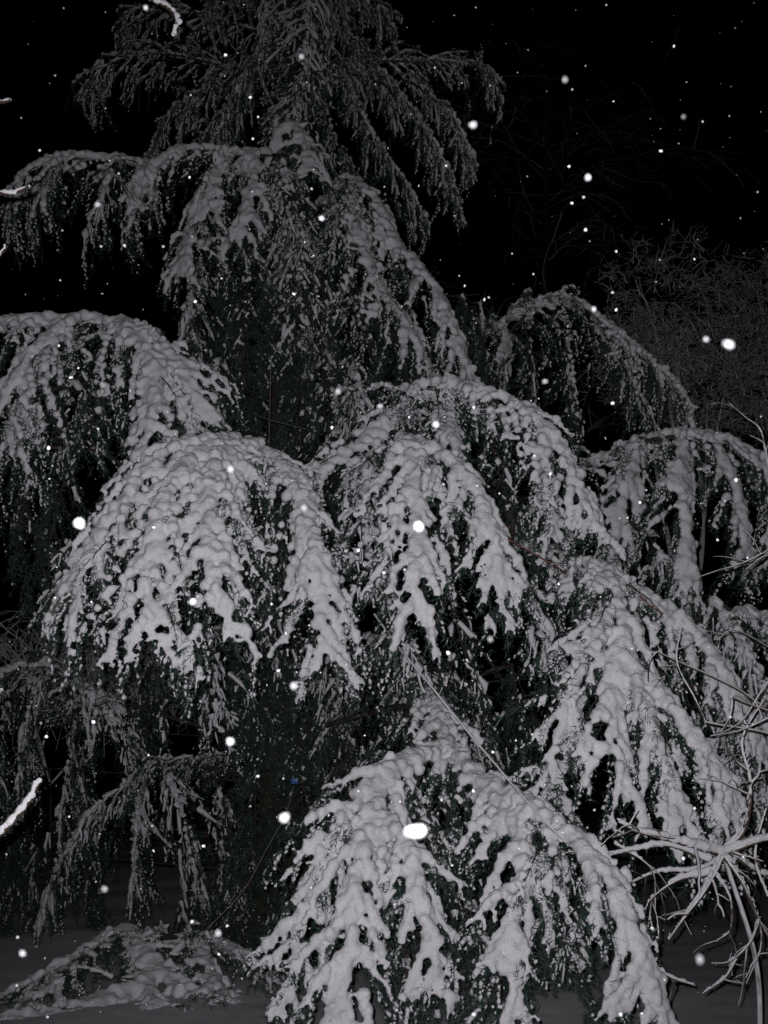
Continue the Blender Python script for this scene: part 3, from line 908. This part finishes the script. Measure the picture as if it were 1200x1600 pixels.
# background trees and bushes
def dome(P0, rx, rz, n, ln, r, droop):
    """twigs filling a rounded crown round P0"""
    u = norm(rng.normal(size=(n, 3))); rad = rng.uniform(.25, 1, (n, 1)) ** .6
    st_ = P0 + u * rad * np.array([rx, rx, rz])
    d = norm(u * .8 + rng.normal(size=(n, 3)) * .8 + UP * .25)
    L = grow(st_ - d * ln * .4, d, ln * rng.uniform(.5, 1.3, n), 5, np.full(n, droop), np.zeros((n, 3)), .34)
    parts = [tubes(L, np.linspace(1, .5, 6)[None] * r * rng.uniform(.6, 1.3, (n, 1)), 3)]
    m = n * 3
    a = rng.integers(0, n, m); c = rng.integers(1, 6, m)
    L2 = grow(L[a, c], norm(rng.normal(size=(m, 3)) + UP * .2), ln * rng.uniform(.2, .6, m), 3, np.full(m, droop), np.zeros((m, 3)), .4)
    parts.append(tubes(L2, np.linspace(.7, .4, 4)[None] * r * rng.uniform(.6, 1.2, (m, 1)), 3))
    return parts


def bush(name, label, px, crowns, n, ln, r, droop=.6, cat='tree', stem=.03):
    c0 = at(*px); b_ = np.array([c0[0], c0[1], 0.0])
    e = empty(name, tuple(b_), label, cat)
    parts = []
    for (cp, rx, rz) in crowns:
        C0 = at(*cp)
        k = 4
        for _ in range(k):
            u = norm(rng.normal(size=3)) * [rx, rx, rz] * .8
            P = spline([np.array([b_[0], b_[1], max(.4, C0[2] * .45)]), C0 * .7 + b_ * .3 + [0, 0, C0[2] * .0], C0 + u * .4, C0 + u], .15)
            parts.append(tube_one(P, np.linspace(stem, .015, len(P)), 5))
        parts += dome(C0, rx, rz, n, ln, r, droop)
    v, f = join(parts)
    child(e, 'crown', mesh('crown', v - b_, f), M_FROSTED, 'stuff')
    top_ = at(*crowns[0][0])[2]
    P = spline([b_ - [0, 0, .1], b_ + [.05, 0, top_ * .25], b_ + [0, 0, top_ * .5]], .1)
    v, f = tube_one(P, np.linspace(.08, .04, len(P)) * min(1, top_ / 9), 8)
    child(e, 'trunk', mesh('trunk', v - b_, f), M_BARK, None)


bush('background_tree', 'dim round-topped twiggy tree frosted with snow behind the upper right bough', (1045, 520, 17.5),
     [((1045, 480, 17.5), 1.3, 1.5), ((1010, 560, 17.5), 1.0, 1.0), ((1100, 600, 17.3), 1.3, 1.0)], 350, .45, .014)
bush('background_tree', 'dim twiggy frosted tree cut by the right edge of the picture', (1200, 520, 18),
     [((1195, 480, 18), 1.0, 1.05), ((1210, 600, 18), 1.3, 1.1)], 350, .45, .014)
bush('background_shrub', 'faint tangle of drooping twigs behind the cedar at left', (90, 1040, 15.5),
     [((50, 1015, 15.5), 1.5, .6), ((190, 1030, 15.8), 1.2, .6)], 180, 1.1, .011, 1.2, 'shrub', .015)

# tall bare tree far behind
b4 = at(860, 700, 29.0); b4[2] = 0
ft = empty('tall_bare_tree', tuple(b4), 'barely visible tall leafless tree in the dark behind the upper right', 'tree')
mains = []
tr = spline([b4 - [0, 0, .1], b4 + [.2, 0, 5], b4 + [-.1, 0, 11], b4 + [.3, 0, 22]], .25)
for i in range(34):
    k = rng.integers(len(tr) // 4, len(tr))
    a_ = rng.uniform(0, 6.28); l_ = rng.uniform(2.5, 5.5)
    d_ = np.array([math.cos(a_), math.sin(a_) * .6, rng.uniform(.05, .7)])
    P = spline([tr[k], tr[k] + d_ * l_ * .5 + rng.normal(size=3) * .25, tr[k] + d_ * l_ + rng.normal(size=3) * .4 - [0, 0, .4]], .2)
    mains.append(P)
v, f = join(twig_tree(mains, [.04] * len(mains), 11, 1.7, .4, 2, 3))
child(ft, 'crown', mesh('crown', v - b4, f), M_SNOWTWIG, 'stuff')
v, f = tube_one(tr, np.linspace(.22, .05, len(tr)), 8)
child(ft, 'trunk', mesh('trunk', v - b4, f), M_BARK, None)


# ------------------------------------------------------------------ thin stems, cable, scraps
def strand(name, c, r, mat, label, cat, sides=6, taper=.6):
    P = px_path(c, .02)
    n = len(P)
    P = P + np.cumsum(rng.normal(size=P.shape), 0) * r * .06
    b_ = P[0].copy()
    v, f = tube_one(P - b_, np.linspace(r, r * taper, n) * (1 + rng.uniform(-.08, .08, n)), sides)
    o = bpy.data.objects.new(name, mesh(name, v, f)); COL.objects.link(o)
    o.data.materials.append(mat); o.location = b_
    tag(o, label, cat)
    return o


strand('fallen_branch', [(585, 960, 7.6), (620, 1008, 7.3), (665, 1062, 7.0), (720, 1130, 6.75), (790, 1214, 6.35), (850, 1280, 6.05), (885, 1315, 6.0)], .009, M_SNOWTWIG,
       'long thin grey branch slanting down across the dark gap above the front bough', 'branch')
strand('thin_twig', [(325, 1450, 9.0), (380, 1392, 9.0), (418, 1325, 9.0), (447, 1272, 9.0), (458, 1230, 9.05)], .0045, M_GREYSTEM,
       'thin pale curved twig rising from the low bush at bottom left', 'twig')
strand('cable', [(250, 590, 8.75), (330, 620, 8.75), (375, 640, 8.75), (420, 655, 8.75), (480, 672, 8.8)], .010, M_CABLE,
       'thin dark blue cable slung beside the trunk under the upper left bough', 'cable', 6, 1.0)
strand('hanging_thread', [(424, 560, 8.6), (422, 620, 8.6), (421, 660, 8.6), (421, 705, 8.6)], .003, M_GREYSTEM,
       'fine vertical thread hanging in front of the trunk below the crown', 'thread', 5, 1.0)
strand('red_twig', [(795, 843, 6.75), (840, 868, 6.7), (884, 894, 6.7)], .006, M_REDBARK, 'reddish brown bare twig lying between the centre arch and right bough', 'twig')
strand('red_twig', [(1000, 932, 6.75), (1018, 948, 6.72), (1036, 958, 6.7)], .006, M_REDBARK, 'short reddish twig sticking out of the crest of the right bough', 'twig')
sc = at(460, 1221, 9.0)
v = []
for i in range(5):
    for j in range(5):
        v.append([(i - 2) * .013 + rng.normal() * .004, rng.normal() * .012, (j - 2) * .011 + rng.normal() * .004])
v = np.array(v); v2 = v + [0, .004, 0]
F = []
for i in range(4):
    for j in range(4):
        a = i * 5 + j
        F.append([a, a + 5, a + 6, a + 1]); F.append([25 + a, 25 + a + 1, 25 + a + 6, 25 + a + 5])
o = bpy.data.objects.new('blue_scrap', mesh('blue_scrap', np.vstack([v, v2]), np.array(F))); COL.objects.link(o)
o.data.materials.append(M_BLUE); o.location = sc
tag(o, 'tiny crumpled blue scrap caught in the dark twigs near the trunk', 'scrap')

# ------------------------------------------------------------------ falling snow
import bmesh
FM = []
for q in range(7):
    bm = bmesh.new(); bmesh.ops.create_icosphere(bm, subdivisions=2, radius=1.0)
    kk = rng.normal(size=(5, 3)) * 2.2; pp = rng.uniform(0, 6.28, 5)
    for vv in bm.verts:
        p = np.array(vv.co); w = np.sin(kk @ p + pp).sum() * .17
        vv.co = Vector(p * (1 + w) * np.array([1, .8, 1.15]))
    me = bpy.data.meshes.new('snowflake'); bm.to_mesh(me); bm.free()
    me.polygons.foreach_set('use_smooth', np.ones(len(me.polygons), dtype=bool))
    me.materials.append(M_FLAKE); FM.append(me)


def flake(px, py, Y, rpx, label, group, big=False):
    p = at(px, py, Y)
    r = rpx / 1715.0 * Y
    o = bpy.data.objects.new('snowflake', FM[rng.integers(0, 7)]); COL.objects.link(o)
    o.location = p; o.rotation_euler = rng.uniform(0, 6.28, 3); s_ = r * rng.uniform(.85, 1.1)
    o.scale = (s_, s_ * rng.uniform(.8, 1.1), s_ * rng.uniform(.8, 1.2))
    if big:
        o.material_slots[0].link = 'OBJECT'; o.material_slots[0].material = M_BIGFLAKE
    tag(o, label, 'snowflake', group)


BIG = [
    (650, 1298, .55, 13, 'largest glowing white snowflake, over the front bough at bottom centre'),
    (1138, 538, .6, 10, 'big white snowflake against the dim tree at right, larger of a pair'),
    (1103, 530, .8, 6, 'smaller white snowflake of a pair against the dim tree at right'),
    (654, 823, .65, 9, 'big white snowflake in front of the centre hanging spray'),
    (124, 818, .65, 10, 'big white snowflake at the left rim of the bright left bough'),
    (883, 124, .8, 6.5, 'white snowflake high in the black sky at upper right, upper one'),
    (919, 277, .8, 6.5, 'white snowflake in the black sky below and right of the upper one'),
    (739, 195, .8, 6.5, 'white snowflake at the right rim of the crown'),
    (681, 663, .9, 6, 'white snowflake under the crest of the centre arch'),
    (502, 341, .9, 5.5, 'white snowflake just right of the trunk below the high bough'),
    (471, 88, .9, 5, 'white snowflake in front of the middle of the crown'),
    (445, 1278, .75, 8, 'bright snowflake at the top end of the thin pale twig'),
    (459, 1072, .8, 7, 'white snowflake in the dark below the spray beside the trunk'),
    (360, 1158, .8, 7, 'white snowflake in the dark gap at lower left of the trunk'),
    (766, 999, .9, 6, 'white snowflake below the right side of the centre arch'),
    (475, 794, .9, 5.5, 'white snowflake on the narrow spray right of the bright left bough'),
    (301, 940, .9, 6, 'white snowflake near the hanging tips of the bright left bough'),
    (360, 733, .9, 6.5, 'white snowflake near the crest of the bright left bough'),
    (1093, 1499, .8, 7.5, 'white snowflake in the loop of the bare shrub at bottom right'),
    (163, 1389, .9, 6, 'white snowflake in the dark above the low bush, left side'),
    (341, 1458, .9, 5.5, 'white snowflake over the crest of the low bush'),
    (35, 1490, .9, 5.5, 'white snowflake at the lower left corner by the low bush'),
    (160, 601, .9, 5, 'white snowflake under the crest of the upper left bough'),
    (152, 320, .9, 5, 'white snowflake under the high left arm'),
    (528, 612, .9, 5, 'white snowflake in the dark right of the trunk at mid height'),
    (594, 635, 1.0, 5, 'ragged white snowflake left of the centre arch crest'),
    (1068, 182, 1.0, 5, 'ragged white snowflake in the black sky near the right edge'),
    (851, 596, 1.0, 5, 'white snowflake in front of the upper right bough'),
    (928, 483, 1.0, 5, 'white snowflake at the crest of the upper right bough'),
    (228, 12, 1.0, 5, 'white snowflake beside the topmost snowy twig tip'),
]
for x, y, Yd, r_, lab in BIG:
    flake(x, y, Yd, r_ * .6, lab, 'big falling snowflakes', True)
MID = [(740, 637), (632, 890), (806, 1157), (1085, 1263), (318, 1322), (435, 1048), (968, 810), (62, 235), (86, 118), (1053, 72), (889, 260), (963, 393), (757, 468),
       (963, 484), (391, 152), (395, 217), (490, 265), (487, 295), (255, 385), (459, 459), (305, 471), (403, 1213), (300, 1440), (970, 1585), (740, 1585), (620, 1578),
       (1150, 750), (957, 630), (1031, 406), (1085, 405), (697, 259), (352, 86), (915, 359), (912, 308), (825, 78), (915, 103), (894, 140), (1033, 236), (1098, 190), (447, 990),
       (110, 590), (76, 700), (92, 540), (600, 895), (560, 860), (700, 1020), (770, 1175), (860, 740), (1000, 785), (690, 1250), (240, 1330), (146, 1128), (64, 1130), (232, 1180)]
SL = 'small bright snowflake falling between the camera and the cedar'
SG = 'small falling snowflakes'
for x, y in MID:
    flake(x, y, rng.uniform(1.6, 3.0), rng.uniform(1.0, 2.4), SL, SG)
for i in range(215):
    flake(rng.uniform(5, 1195), rng.uniform(5, 1595), rng.uniform(1.6, 4.8), rng.uniform(.6, 1.5), SL, SG)
n = 420
C_ = np.array([at(rng.uniform(-60, 1260), rng.uniform(-60, 1620), rng.uniform(2.5, 5.4)) for _ in range(n)])
v, f = balls(C_, rng.uniform(.0008, .002, (n, 1)), .3)
o = obj('fine_snow', mesh('fine_snow', v, f), M_FLAKE, kind='stuff')
o['label'] = 'fine distant snow drifting in front of the cedar'; o['category'] = 'snow'
